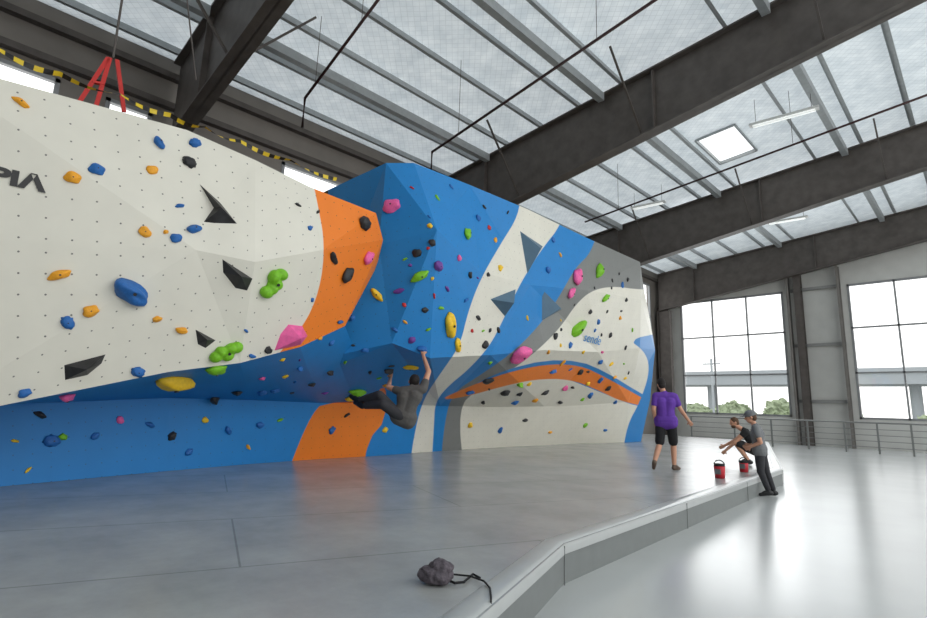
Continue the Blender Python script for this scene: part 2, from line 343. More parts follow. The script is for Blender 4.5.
layersB = [
 (WHITE, chaikin([(520,190),(519,215),(500,245),(480,280),(468,312),(460,346),(440,374),(424,398),(416,425),(408,475),(640,480),(680,440),(680,180)])),
 (BLUE, chaikin([(570,190),(562,224),(541,250),(521,282),(505,316),(490,346),(468,370),(448,386),(435,402),(434,425),(431,475),(640,480),(680,440),(680,180)])),
 (GREY, chaikin([(606,190),(594,250),(575,268),(562,292),(544,320),(516,350),(482,374),(452,393),(444,425),(440,475),(640,480),(680,440),(680,180)])),
 (WHITE, chaikin([(680,288),(640,290),(614,286),(592,290),(576,304),(560,328),(536,352),(506,374),(476,390),(458,408),(464,475),(640,480),(690,440)])),
 (BLUE, chaikin([(470,386),(505,370),(545,360),(580,361),(606,372),(640,393),(668,408),(640,408),(600,392),(560,376),(520,380),(480,390)],1)),
 (ORANGE, chaikin([(436,401),(470,386),(505,373),(545,364),(580,365),(605,377),(630,391),(664,410),(622,402),(598,390),(570,379),(535,379),(500,387),(465,397)])),
 (BLUE, chaikin([(626,338),(646,352),(650,372),(640,402),(627,425),(622,460),(690,470),(690,330)])),
 (ORANGE, chaikin([(322,403),(372,401),(386,380),(386,420),(368,440),(362,480),(285,480),(300,440),(312,415)],1)),
]
def wallmat(name, base, layers, dots):
    m = bpy.data.materials.new(name); m.use_nodes = True; N = m.node_tree.nodes; L = m.node_tree.links; b = N['Principled BSDF']; b.inputs['Roughness'].default_value = .5
    rgb = N.new('ShaderNodeRGB'); rgb.outputs[0].default_value = lin(base); cur = rgb.outputs[0]
    for i, (c, _) in enumerate(layers):
        a = N.new('ShaderNodeAttribute'); a.attribute_name = 'p%d' % i; mr = N.new('ShaderNodeMapRange'); mr.inputs[1].default_value = -.3; mr.inputs[2].default_value = .3
        L.new(a.outputs['Fac'], mr.inputs[0]); mx = N.new('ShaderNodeMix'); mx.data_type = 'RGBA'; L.new(mr.outputs[0], mx.inputs[0]); L.new(cur, mx.inputs[6]); mx.inputs[7].default_value = lin(c); cur = mx.outputs[2]
    uv = N.new('ShaderNodeUVMap'); uv.uv_map = 'metres'
    sc = N.new('ShaderNodeVectorMath'); sc.operation = 'SCALE'; sc.inputs['Scale'].default_value = 1/.2; L.new(uv.outputs[0], sc.inputs[0])
    fr = N.new('ShaderNodeVectorMath'); fr.operation = 'FRACTION'; L.new(sc.outputs[0], fr.inputs[0])
    sb = N.new('ShaderNodeVectorMath'); sb.operation = 'SUBTRACT'; sb.inputs[1].default_value = (.5, .5, 0); L.new(fr.outputs[0], sb.inputs[0])
    ln = N.new('ShaderNodeVectorMath'); ln.operation = 'LENGTH'; L.new(sb.outputs[0], ln.inputs[0])
    lt = N.new('ShaderNodeMath'); lt.operation = 'LESS_THAN'; lt.inputs[1].default_value = .045; L.new(ln.outputs['Value'], lt.inputs[0])
    mu = N.new('ShaderNodeMath'); mu.operation = 'MULTIPLY'; mu.inputs[1].default_value = dots; L.new(lt.outputs[0], mu.inputs[0])
    mx = N.new('ShaderNodeMix'); mx.data_type = 'RGBA'; L.new(mu.outputs[0], mx.inputs[0]); L.new(cur, mx.inputs[6]); mx.inputs[7].default_value = (.03, .03, .03, 1); cur = mx.outputs[2]
    nz = N.new('ShaderNodeTexNoise'); nz.inputs['Scale'].default_value = 3; nz.inputs['Detail'].default_value = 6; mr = N.new('ShaderNodeMapRange'); mr.inputs[3].default_value = .9; mr.inputs[4].default_value = 1.04
    tc = N.new('ShaderNodeTexCoord'); L.new(tc.outputs['Object'], nz.inputs['Vector']); L.new(nz.outputs['Fac'], mr.inputs[0])
    mv = N.new('ShaderNodeMix'); mv.data_type = 'RGBA'; mv.blend_type = 'MULTIPLY'; mv.inputs[0].default_value = 1; L.new(cur, mv.inputs[6]); L.new(mr.outputs[0], mv.inputs[7]); L.new(mv.outputs[2], b.inputs['Base Color'])
    n2 = N.new('ShaderNodeTexNoise'); n2.inputs['Scale'].default_value = 120; L.new(tc.outputs['Object'], n2.inputs['Vector']); bp = N.new('ShaderNodeBump'); bp.inputs['Strength'].default_value = .15; bp.inputs['Distance'].default_value = .004
    L.new(n2.outputs['Fac'], bp.inputs['Height']); L.new(bp.outputs[0], b.inputs['Normal'])
    return m
MW_A = wallmat('painted_ply_white_orange', WHITE, layersA, .8); MW_B = wallmat('painted_ply_blue_swirl', BLUE, layersB, .5); MW_L = wallmat('painted_ply_blue', BLUE, layersB, .5)
BV, BF = [], []
def patch(name, a, b_, c, d, m, layers, parent, hit=True, tri=0):
    """patch a(top left) b(top right) c(bottom right) d(bottom left); tri 1/2 folds it along one diagonal"""
    W = max((b_-a).length, (c-d).length); H = max((d-a).length, (c-b_).length)
    pa, pb_, pc, pd = proj(a), proj(b_), proj(c), proj(d)
    nx = int(min(64, max(6, max(abs(pa[0]-pb_[0]), abs(pc[0]-pd[0]))/4))); ny = int(min(64, max(6, max(abs(pa[1]-pd[1]), abs(pb_[1]-pc[1]))/4)))
    if tri: nx = ny = max(nx, ny)
    vs, uvs = [], []
    for j in range(ny+1):
        for i in range(nx+1):
            u, v = i/nx, j/ny
            if tri == 1: q = a+(b_-a)*u+(d-a)*v if u+v <= 1 else c+(d-c)*(1-u)+(b_-c)*(1-v)
            elif tri == 2: q = a+(b_-a)*u+(c-b_)*v if u >= v else a+(d-a)*v+(c-d)*u
            else: q = (a*(1-u)+b_*u)*(1-v)+(d*(1-u)+c*u)*v
            vs.append(q); uvs.append((u*W, v*H))
    fs = []
    for j in range(ny):
        for i in range(nx):
            A, B, D, E = j*(nx+1)+i, j*(nx+1)+i+1, (j+1)*(nx+1)+i, (j+1)*(nx+1)+i+1
            if tri == 1: fs += [(A, D, B), (B, D, E)]
            elif tri == 2: fs += [(A, D, E), (A, E, B)]
            else: fs.append((A, D, E, B))
    me = bpy.data.meshes.new(name); me.from_pydata([tuple(v) for v in vs], [], fs)
    ul = me.uv_layers.new(name='metres')
    for lp in me.loops: ul.data[lp.index].uv = uvs[lp.vertex_index]
    pp = [proj(v) for v in vs]
    for i, (_, pl) in enumerate(layers):
        at_ = me.attributes.new('p%d' % i, 'FLOAT', 'POINT')
        at_.data.foreach_set('value', [sdf(x, y, pl) for x, y in pp])
    me.materials.append(m)
    if not tri:
        for p in me.polygons: p.use_smooth = True
    o = bpy.data.objects.new(name, me); C.objects.link(o); o.parent = parent; o.location = -Vector(parent.location)
    if hit:
        n0 = len(BV); BV.extend(vs); BF.extend([tuple(n0+q for q in f) for f in fs])
    return o
rootA = empty('climbing_wall', (-7, 3, 0)); tag(rootA, 'white overhanging climbing wall section with an orange rounded end', 'climbing wall')
rootB = empty('climbing_wall', (-8, 12, 0)); tag(rootB, 'blue climbing wall section with white grey and orange swooshes', 'climbing wall')
# section A
TA = [atX(-90, 54, -6.2), atX(187, 130, -6.25), atX(255, 160, -6.25), atX(310, 187, -6.3), atX(376, 213, -6.55)]
MA = [atX(-90, 235, -6.35), atX(196, 250, -6.1), atX(255, 262, -6.05), atX(322, 250, -6.15), atX(383, 240, -6.7)]
LA = [atX(-90, 424, -6.6), atX(168, 372, -6.5), atX(240, 363, -6.5), atX(300, 347, -6.65), atX(376, 268, -7.0)]
KA = [atX(-90, 408, -8.3), atX(168, 398, -9.0), atX(250, 400, -9.2), atX(320, 403, -9.35), atX(375, 403, -9.4)]
LA2 = LA[:4]+[atX(345, 326, -6.9)]
for i in range(4):
    patch('panel', TA[i], TA[i+1], MA[i+1], MA[i], MW_A, layersA, rootA, tri=(2, 1, 2, 1)[i])
    patch('panel', MA[i], MA[i+1], LA2[i+1], LA2[i], MW_A, layersA, rootA, tri=(1, 2, 1, 2)[i])
patch('panel', MA[4], LA[4]+Vector((-.02, .02, 0)), LA[4], LA2[4], MW_A, layersA, rootA)
bk = [p+Vector((-2.2, .2, 0)) for p in (TA[4], MA[4], LA[4])]
patch('return_panel', TA[4], bk[0], bk[1], MA[4], MW_A, layersA, rootA); patch('return_panel', MA[4], bk[1], bk[2], LA[4], MW_A, layersA, rootA)
patch('return_panel', LA[4], bk[2], LA2[4]+Vector((-2, .2, 0)), LA2[4], MW_A, layersA, rootA)
bm = bmesh.new()
for p, q in zip(TA, TA[1:]):
    bm.faces.new([bm.verts.new(v) for v in (p, q, q+Vector((-2.2, 0, 0)), p+Vector((-2.2, 0, 0)))])
M_ply = mat('raw_plywood', (176, 146, 104), .7, 0, .1, 12)
obj('top_deck', bm, M_ply, rootA)
# section B
TB = [atX(328, 190, -8.3), atX(386, 163, -6.9), atX(414, 163, -6.7), atX(470, 185, -6.75), atX(527, 209, -6.8), atX(585, 237, -7.0), atX(640, 262, -7.4), atX(644, 290, -8.6)]
QB = [atX(335, 300, -8.2), atX(379, 245, -6.9), atX(437, 230, -6.1), atX(480, 272, -6.5), atX(530, 285, -6.9), atX(588, 290, -7.0), atX(641, 300, -7.5), atX(650, 320, -8.6)]
MB_ = [atX(290, 366, -8.1), atX(392, 343, -6.9), atX(430, 358, -6.75), atX(490, 355, -7.05), atX(545, 350, -7.2), atX(598, 352, -7.7), atX(640, 348, -8.1), atX(655, 350, -8.8)]
KB = [KA[1], KA[2], KA[3], atX(375, 403, -9.4), atX(440, 406, -9.4), atX(500, 407, -9.35), atX(570, 406, -9.3), atX(628, 402, -9.2), atX(650, 400, -9.4)]
base = [atZ(-90, 495), atZ(168, 471), atZ(250, 464), atZ(320, 459), atZ(375, 456), atZ(440, 451), atZ(500, 447.5), atZ(570, 444), atZ(626, 442.5), atZ(641, 441.5)]
for i in range(7):
    patch('panel', TB[i], TB[i+1], QB[i+1], QB[i], MW_B, layersB, rootB, tri=(1, 2, 1, 2, 1, 1, 1)[i])
    patch('panel', QB[i], QB[i+1], MB_[i+1], MB_[i], MW_B, layersB, rootB, tri=(1, 1, 2, 1, 2, 1, 2)[i])
KM = [KB[1], KB[3], KB[4], KB[5], KB[6]*.6+KB[5]*.4, KB[6], KB[7], KB[8]]
for i in range(7): patch('overhang_panel', MB_[i], MB_[i+1], KM[i+1], KM[i], MW_B, layersB, rootB, tri=(1, 2, 1, 2, 1, 2, 1)[i])
for i, (p, q, r, s) in enumerate(((LA[0], LA[1], KA[1], KA[0]), (LA[1], LA[2], KA[2], KA[1]), (LA[2], LA2[3], KA[3], KA[2]), (LA2[3], LA2[4], KA[4], KA[3]))): patch('soffit_panel', p, q, r, s, MW_L, layersB, rootA)
kt = [KA[0], KA[1], KA[2], KA[3], KB[3], KB[4], KB[5], KB[6], KB[7], KB[8]]
for i in range(9): patch('kicker_panel', kt[i], kt[i+1], base[i+1], base[i], MW_L, layersB, rootA if i < 2 else rootB)
bk = [p+Vector((-1.6, .5, 0)) for p in (TB[7], QB[7], MB_[7], KB[8], base[9])]; fr_ = [TB[7], QB[7], MB_[7], KB[8], base[9]]
for i in range(4): patch('return_panel', fr_[i], bk[i], bk[i+1], fr_[i+1], MW_B, layersB, rootB)
bm = bmesh.new()
for p, q in zip(TB, TB[1:]): bm.faces.new([bm.verts.new(v) for v in (p, q, Vector((-9.6, q.y, q.z)), Vector((-9.6, p.y, p.z)))])
obj('top_deck', bm, M_ply, rootB)
tree = BVHTree.FromPolygons(BV, BF)
def hit(px, py):
    d = ray(px, py); h = tree.ray_cast(CAM, d)
    if h[0] is None: return None
    n = h[1].normalized()
    if n.dot(d) > 0: n = -n
    return h[0], n, (RCT @ (h[0]-CAM)).z*-1
# ------------------------------------------------------------------ holds
HC = dict(blue=(34, 104, 178), orange=(244, 168, 40), yellow=(248, 200, 40), black=(40, 40, 42), green=(120, 190, 30), pink=(240, 100, 165), purple=(110, 60, 150), red=(200, 40, 40), teal=(40, 120, 140))
for k_, v_ in HC.items(): mat('resin_'+k_, v_, .55, 0, .12, 14, .15)
MB_bolt = mat('bolt_steel', (60, 60, 62), .35, .8)
mshard = mat('resin_stone', (38, 38, 40), .45, 0, .6, 7, .1)
hm = {}
def hold_mesh(kind, col, var):
    key = (kind, col, var)
    if key in hm: return hm[key]
    rnd = random.Random(len(kind)*31+var*17+5); bm = bmesh.new()
    if kind == 'cluster':
        for k in range(5):
            t_ = (k-2)/4; ell(bm, (t_*.7, .13*math.sin(k*2.3+var), .04), (rnd.uniform(.19, .25), rnd.uniform(.18, .25), rnd.uniform(.18, .28)))
        ell(bm, (0, 0, 0), (.45, .22, .16))
        o = remeshed('c', bm, MC['resin_'+col], None, .025, 6); me = o.data; bpy.data.objects.remove(o)
        for v in me.vertices: v.co.z = max(v.co.z, -.02)
        me.name = 'climbing_hold'; hm[key] = me; return me
    bmesh.ops.create_icosphere(bm, subdivisions=3, radius=.5); o_ = Vector((rnd.uniform(0, 50), rnd.uniform(0, 50), 0))
    for v in bm.verts:
        p = v.co.copy(); n_ = noise.noise(p*2.4+o_)
        if kind == 'lobed': n_ = .8*abs(noise.noise(p*3.4+o_))*2-.25+.25*n_
        s = 1+.35*n_
        sx, sy, sz = dict(blob=(1, .8, .62), edge=(1, .42, .5), lobed=(1, .8, .6), jug=(1, .62, .8), horn=(1, .5, .6))[kind]
        p = Vector((p.x*sx, p.y*sy, p.z*sz))*s
        if kind == 'jug' and p.y > 0 and p.z > .02: p.z *= 1.25; p.y *= .8
        if kind == 'horn': p.y += .35*p.x*p.x-.06; p *= 1-.3*max(0, p.x)
        if p.z < -.02: p.z = -.02
        v.co = p
    me = bpy.data.meshes.new('climbing_hold'); bmesh.ops.recalc_face_normals(bm, faces=bm.faces[:]); bm.to_mesh(me); bm.free()
    me.materials.append(MC['resin_'+col])
    for p in me.polygons: p.use_smooth = True
    hm[key] = me; return me
bmb = bmesh.new(); tube(bmb, [(0, 0, 0), (0, 0, .03)], .05, 6); bolt_me = bpy.data.meshes.new('bolt'); bmb.to_mesh(bolt_me); bmb.free(); bolt_me.materials.append(MB_bolt)
def basis(n, ang):
    up = Vector((0, 0, 1)); xr = up.cross(n).normalized(); yu = n.cross(xr)
    M = Matrix((xr, yu, n)).transposed(); return M @ Matrix.Rotation(ang, 3, 'Z')
placed = []
def region(px, py):
    if py > 405: return 'the low blue kicker' if px < 410 else 'the low white kicker'
    if px < 305 and py < 372: return 'the white left wall'
    if px < 384 and py < 330: return 'the orange rounded end'
    if px < 445 or (px < 500 and py < 300): return 'the blue wall'
    if px < 560 and py < 300: return 'the upper white band'
    if px >= 445 and py > 352: return 'the wall around the orange swoosh'
    return 'the right white and grey wall'
def hold(px, py, col, wpx, kind='blob', ang=0, label=None, asp=None):
    h = hit(px, py)
    if not h: return
    for q in placed:
        if label is None and (q[0]-px)**2+(q[1]-py)**2 < (q[2]/2+wpx/2)**2*.9: return
    placed.append((px, py, wpx)); p, n, dep = h; s = wpx*dep/F
    o = bpy.data.objects.new('climbing_hold', hold_mesh(kind, col, random.randint(0, 3))); C.objects.link(o)
    M = basis(n, math.radians(ang)).to_4x4(); o.matrix_world = Matrix.Translation(p+n*(.02*s+.002)) @ M @ Matrix.Diagonal((s, s*(asp or 1), s, 1))
    rg = region(px, py)
    if label: tag(o, label, 'climbing hold')
    else:
        kd = dict(blob='rounded', edge='thin', lobed='lumpy', jug='deep', horn='curved')[kind]
        cn = 'amber' if col == 'orange' else col
        tag(o, 'small %s %s climbing hold bolted to %s' % (kd, cn, rg), 'climbing hold', 'small %s %s holds on %s' % (kd, cn, rg))
    if wpx > 11:
        bb = bpy.data.objects.new('bolt', bolt_me); C.objects.link(bb); bb.parent = o
        hh = max((v.co.z for v in o.data.vertices if abs(v.co.x) < .14 and abs(v.co.y) < .14), default=.2); bb.location = (0, 0, hh-.015)
    return o
def facet(name, pts, apx, out, m, lab, cat):
    """low faceted solid screwed on the wall: outline on the wall plus raised ridge points"""
    hs = [hit(*p) for p in pts]; hc_ = hit(*apx[0]); n = hc_[1]
    base_ = [h[0] for h in hs]; bm = bmesh.new()
    for p in base_: bm.verts.new(p-n*.03)
    for a_, o_ in zip(apx, out): h = hit(*a_); bm.verts.new(h[0]+n*o_)
    bm.verts.ensure_lookup_table(); k = len(pts); va = bm.verts[k]
    for i in range(k): bm.faces.new((bm.verts[i], bm.verts[(i+1) % k], va))
    bm.faces.new([bm.verts[i] for i in range(k)][::-1])
    placed.append((apx[0][0], apx[0][1], abs(pts[0][0]-pts[1][0])+12))
    return tag(recenter(obj(name, bm, m)), lab, cat)
facet('climbing_hold', [(196,178),(221,201),(241,226),(201,224),(213,207)], [(217,212)], [.14], mshard, 'pointed black faceted hold high on the white wall', 'climbing hold')
facet('climbing_hold', [(219,256),(257,280),(249,294),(235,291),(220,272)], [(238,274)], [.14], mshard, 'black faceted hold beside the green lumpy hold', 'climbing hold')
facet('climbing_hold', [(60,365),(110,352),(105,363),(88,377),(61,383)], [(84,366)], [.14], mshard, 'long black faceted stone hold at the lower edge of the white wall', 'climbing hold')
facet('climbing_hold', [(193,327),(219,341),(206,351),(196,346)], [(204,338)], [.1], mshard, 'short black faceted hold above the large green hold', 'climbing hold')
facet('climbing_hold', [(272,353),(279,334),(288,323),(304,325),(310,336),(302,347),(286,350)], [(291,334)], [.2], MC['resin_pink'], 'big pink wedge hold at the lower edge beside the orange end', 'climbing hold')
big = [
 (131,292,'blue',34,'jug',-25,'big deep blue pocketed hold left of centre on the white wall'),
 (273,283,'green',32,'cluster',80,'bright green lumpy hold right of a black faceted hold'),
 (176,379,'yellow',50,'edge',0,'wide yellow hold hanging under the lip of the white wall'),
 (226,352,'green',30,'cluster',30,'large light green hold on the lower lip of the white wall'),
 (216,368,'green',24,'blob',10,'green hold just under the large light green hold'),
 (67,395,'pink',26,'edge',8,'pink hold under the lip at the left of the wall'),
 (392,206,'pink',18,'blob',15,'pink hold near the top left corner of the blue wall'),
 (368,258,'pink',16,'blob',60,'pink hold at the edge of the orange rounded end'),
 (364,223,'black',16,'lobed',0,'black hold at the top of the orange rounded end'),
 (333,258,'black',16,'edge',-25,'thin black hold on the middle of the orange band'),
 (347,275,'black',18,'blob',70,'black oval hold below the thin one on the orange band'),
 (449,325,'yellow',28,'edge',-62,'large yellow hold in the middle of the blue wall'),
 (457,345,'yellow',16,'edge',-60,'yellow hold just below the largest yellow hold'),
 (377,295,'yellow',16,'edge',-40,'yellow hold on the blue wall right of the orange end'),
 (420,276,'green',20,'edge',35,'green hold above the large yellow hold on the blue wall'),
 (467,234,'green',14,'blob',60,'green hold high on the blue wall'),
 (520,353,'pink',26,'blob',10,'pink rounded hold beside the orange swoosh'),
 (577,277,'pink',18,'blob',75,'upper pink hold on the grey band'),
 (571,293,'pink',12,'blob',75,'lower pink hold on the grey band'),
 (598,270,'green',18,'horn',65,'lime green hold near the top of the grey band'),
 (605,298,'green',14,'edge',40,'small lime hold at the top of the right hand white wall'),
 (577,328,'green',26,'edge',40,'long lime green hold in the middle of the right hand white wall'),
 (411,366,'yellow',16,'edge',-20,'yellow hold beside the raised hand of the climber'),
 (358,391,'green',20,'edge',0,'green hold above the feet of the climber'),
 (350,398,'yellow',12,'blob',0,'yellow hold at the feet of the climber'),
]
for t_ in big: hold(t_[0], t_[1], t_[2], t_[3], t_[4], t_[5], t_[6])
small = [(21,103,'orange',15),(73,178,'orange',14),(97,170,'blue',14),(159,143,'blue',13),(152,170,'orange',11),(195,143,'blue',11),(189,162,'black',13),(180,206,'blue',9),(176,238,'blue',11),(194,229,'blue',14),(145,232,'orange',12),
 (60,275,'orange',20),(111,299,'blue',15),(91,311,'orange',14),(157,319,'orange',9),(68,323,'blue',13),(181,330,'orange',11),(25,393,'blue',11),(138,372,'blue',12),(179,354,'blue',13),(152,368,'blue',9),(193,356,'blue',10),
 (166,232,'orange',5),(252,356,'blue',9),(268,350,'black',9),(246,331,'blue',6),(310,228,'blue',6),(298,205,'black',7),(318,212,'black',6),(312,300,'blue',5),(340,322,'blue',9),(352,318,'blue',7),(331,343,'blue',8),(320,338,'orange',6),
 (399,291,'purple',11),(393,298,'purple',10),(438,266,'purple',12),(417,253,'black',10),(432,243,'black',8),(430,226,'yellow',6),(437,198,'green',7),(451,187,'blue',6),(478,218,'blue',8),(489,228,'red',6),(412,188,'red',5),(484,207,'black',6),(495,240,'orange',6),(459,258,'pink',7),(470,275,'black',7),(447,289,'purple',8),(434,296,'red',6),(425,310,'black',7),(405,322,'orange',6),(466,300,'blue',7),(478,318,'black',9),(441,308,'green',8),
 (395,330,'blue',8),(412,340,'purple',8),(365,350,'blue',8),(345,362,'green',7),(330,372,'black',9),(300,368,'blue',9),(285,376,'yellow',7),(312,384,'black',8),(262,378,'pink',8),(275,390,'blue',9),(370,372,'black',8),(386,385,'orange',7),
 (512,250,'blue',6),(500,268,'yellow',8),(532,262,'black',7),(520,290,'black',8),(548,270,'blue',8),(560,255,'orange',6),(553,240,'blue',6),(498,330,'black',8),(512,322,'blue',9),(527,318,'yellow',6),(485,345,'black',10),
 (610,335,'black',6),(598,322,'blue',6),(620,318,'orange',5),(590,312,'black',6),(570,345,'blue',7),(555,336,'black',8),(548,352,'orange',7),(602,352,'pink',6),(626,300,'black',5),(622,285,'blue',6),(632,330,'green',5),(560,320,'purple',6),(583,352,'yellow',5),
 (488,380,'black',12),(470,392,'blue',9),(505,392,'black',11),(520,384,'green',9),(553,371,'blue',10),(545,392,'black',10),(565,388,'pink',8),(580,372,'black',8),(590,395,'blue',8),(608,388,'black',7),(625,378,'yellow',6),(600,362,'blue',7),(535,400,'orange',8),(515,402,'blue',8),(483,402,'black',9),(560,402,'black',8),(615,402,'blue',6),
 (15,441,'yellow',7),(52,441,'blue',14),(63,437,'green',8),(28,470,'yellow',7),(95,436,'blue',8),(120,420,'pink',8),(150,425,'blue',10),(172,436,'black',9),(205,420,'yellow',7),(228,430,'blue',9),(248,447,'orange',7),(189,452,'blue',8),(215,398,'black',14),(237,392,'black',12),(262,392,'blue',11),(260,425,'blue',8),(280,420,'green',7),(40,415,'black',12),(332,430,'blue',8),(347,415,'black',7),(385,430,'yellow',7),(470,425,'yellow',7),(500,430,'blue',7),(525,420,'black',8),(550,432,'orange',6),(585,425,'green',6),(605,430,'blue',6)]
# faceted volumes
M_vol = mat('volume_slate', (82, 112, 134), .55, 0, .05)
for pts, apx, out, lab in (
  ([(519,229),(544,246),(527,276)], (530,250), .28, 'slate blue pyramid volume on the upper white band'),
  ([(544,290),(563,309),(541,322)], (550,308), .28, 'slate blue pyramid volume on the second blue band'),
  ([(489,299),(517,288),(505,318)], (503,301), .26, 'slate blue pyramid volume in the middle of the white band')): facet('wall_volume', pts, [apx], [out], M_vol, lab, 'wall volume')
for x_, y_, c_2, w_ in small: hold(x_, y_, c_2, w_, random.choice(['blob', 'edge', 'jug', 'lobed'] if w_ > 8 else ['blob', 'blob', 'edge']), random.uniform(-60, 60))
rr_ = random.Random(3)
def scatter(n, x0, x1, y0, y1, cols, smin, smax):
    for _ in range(n):
        hold(rr_.uniform(x0, x1), rr_.uniform(y0, y1), rr_.choice(cols), rr_.uniform(smin, smax), rr_.choice(['blob', 'edge']), rr_.uniform(-80, 80))
scatter(26, 480, 630, 362, 402, ['black', 'blue', 'black', 'orange', 'yellow', 'pink', 'green'], 4, 8)
scatter(18, 560, 636, 270, 350, ['black', 'black', 'blue', 'yellow'], 3, 5)
scatter(22, 400, 520, 190, 340, ['black', 'blue', 'purple', 'yellow', 'red', 'green'], 3.5, 6)
scatter(14, 255, 400, 345, 400, ['blue', 'yellow', 'black', 'purple', 'green'], 4, 7)
# lettering
def text(s, px, py, hpx, m, name, label, shear=0, bold=0, off=.006, wide=1):
    p, n, dep = hit(px, py); cu = bpy.data.curves.new('t', 'FONT'); cu.body = s; cu.size = hpx*dep/F/.7; cu.extrude = .002; cu.shear = shear; cu.align_x = 'CENTER'; cu.align_y = 'CENTER'; cu.offset = bold*cu.size
    o = bpy.data.objects.new('t', cu); C.objects.link(o); bpy.context.view_layer.update(); me = bpy.data.meshes.new_from_object(o.evaluated_get(bpy.context.evaluated_depsgraph_get())); bpy.data.objects.remove(o)
    me.materials.clear(); me.materials.append(m); r = bpy.data.objects.new(name, me); C.objects.link(r)
    r.matrix_world = Matrix.Translation(p+n*off) @ basis(n, 0).to_4x4() @ Matrix.Diagonal((wide, 1, 1, 1)); return tag(r, label, 'lettering')
text('PI\u039b', 18, 180, 14.5, mat('black_vinyl', (28, 28, 30), .4), 'wall_lettering', 'black capital letters painted at the left edge of the white wall', 0, .045, .012, 1.45)
text('sende', 592, 339, 9, mat('blue_vinyl', (60, 140, 205), .4), 'wall_lettering', 'tiny light blue lettering on the right hand white wall', off=.03, wide=1.25)
# caution tape
ms = bpy.data.materials.new('hazard_stripe'); ms.use_nodes = True; N = ms.node_tree.nodes; L = ms.node_tree.links
tc = N.new('ShaderNodeTexCoord'); wv = N.new('ShaderNodeTexWave'); wv.inputs['Scale'].default_value = 1.9; wv.inputs['Distortion'].default_value = 1.5; wv.bands_direction = 'Y'; rp = N.new('ShaderNodeValToRGB'); rp.color_ramp.interpolation = 'CONSTANT'
rp.color_ramp.elements[0].color = (.01, .01, .01, 1); rp.color_ramp.elements[1].color = lin((225, 195, 40)); rp.color_ramp.elements[1].position = .5
L.new(tc.outputs['Object'], wv.inputs['Vector']); L.new(wv.outputs['Color'], rp.inputs[0]); L.new(rp.outputs[0], N['Principled BSDF'].inputs['Base Color'])
ctl = [atX(x_, y_, -7.2) for x_, y_ in ((-40, 32), (0, 50), (60, 74), (120, 94), (170, 115), (205, 127), (240, 141), (290, 160), (340, 180))]
bm = bmesh.new(); prev = None; tw = 0
for a, c in zip(ctl, ctl[1:]):
    m_ = max(6, int((c-a).length/.06))
    for i in range(m_):
        u = i/m_; q = a+(c-a)*u-Vector((0, 0, .05*math.sin(PI*u))); tw += .16
        d = (c-a).normalized(); e1, e2 = frame_of(d); s_ = (e1*math.cos(tw)+e2*math.sin(tw))*.03
        cur = (bm.verts.new(q-s_), bm.verts.new(q+s_))
        if prev: bm.faces.new((prev[0], prev[1], cur[1], cur[0]))
        prev = cur
tag(recenter(obj('hazard_tape', bm, ms)), 'twisted black and yellow hazard tape strung above the white wall', 'hazard tape')
# red sling
M_red = mat('red_webbing', (196, 40, 34), .6); t = empty('lifting_sling', atX(108, 60, -8)); tag(t, 'red webbing sling hanging from dark lines above the white wall', 'sling')
pA = atX(113, 58, -8); pB = atX(122, 0, -8); pC = pA+(pB-pA)*((roof(-8)-pA.z)/(pB.z-pA.z))
bm = bmesh.new(); tube(bm, [pC, pA], .015, 6); tube(bm, [pC, atX(196, 80, -8.3)], .012, 6); obj('line', bm, M_steel, t)
for a, c in (((108, 58), (78, 104)), ((110, 58), (96, 106)), ((117, 60), (124, 112)), ((92, 82), (104, 84))):
    bm = bmesh.new(); bar(bm, atX(*a, -8), atX(*c, -8), .05, .03); obj('strap', bm, M_red, t)
# ------------------------------------------------------------------ railing by the windows
YR = 29.3; t = empty('railing', (-6, YR, ZF)); tag(t, 'low grey metal railing with horizontal rails in front of the window wall', 'railing')
M_rail = mat('rail_grey', (130, 132, 130), .45, .3)
xl, xr = atY(690, 430, YR).x, 2.0
for z in (-.05, .2, .45, .7):
    bm = bmesh.new(); tube(bm, [(xl, YR, z), (xr, YR, z)], .015, 6); obj('rail', bm, M_rail, t)
bm = bmesh.new(); tube(bm, [(xl, YR, .98), (xr, YR, .98)], .035, 8); obj('top_rail', bm, M_rail, t)
for px in (692, 735, 772, 808, 845, 878, 912, 945):
    x = atY(px, 435, YR).x; bm = bmesh.new(); box(bm, (x-.035, YR-.035, ZF), (x+.035, YR+.035, .98)); obj('post', bm, M_rail, t)
# ------------------------------------------------------------------ outdoors
m_gr = mat('overexposed_asphalt', (165, 167, 162), .9, 0, .05, .1)  # ground colour lightened to imitate overexposure outside
bm = bmesh.new(); box(bm, (-260, YW+.3, -1.6), (260, 400, -1.5)); tag(obj('floor_outside', bm, m_gr), kind='structure')
M_ov = mat('overexposed_concrete', (154, 160, 164), .9)  # overexposure of the outside view is put into this grey
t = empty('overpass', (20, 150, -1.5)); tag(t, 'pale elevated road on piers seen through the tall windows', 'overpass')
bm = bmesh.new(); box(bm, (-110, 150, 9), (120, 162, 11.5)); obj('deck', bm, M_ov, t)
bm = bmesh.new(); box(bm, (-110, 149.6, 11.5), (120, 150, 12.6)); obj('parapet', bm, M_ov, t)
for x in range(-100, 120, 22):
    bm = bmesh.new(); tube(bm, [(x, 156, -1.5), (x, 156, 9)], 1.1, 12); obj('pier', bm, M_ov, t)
M_leaf = mat('overexposed_leaves', (138, 150, 122), .9, 0, .3, 1.5)  # green paled so the colour itself looks overexposed
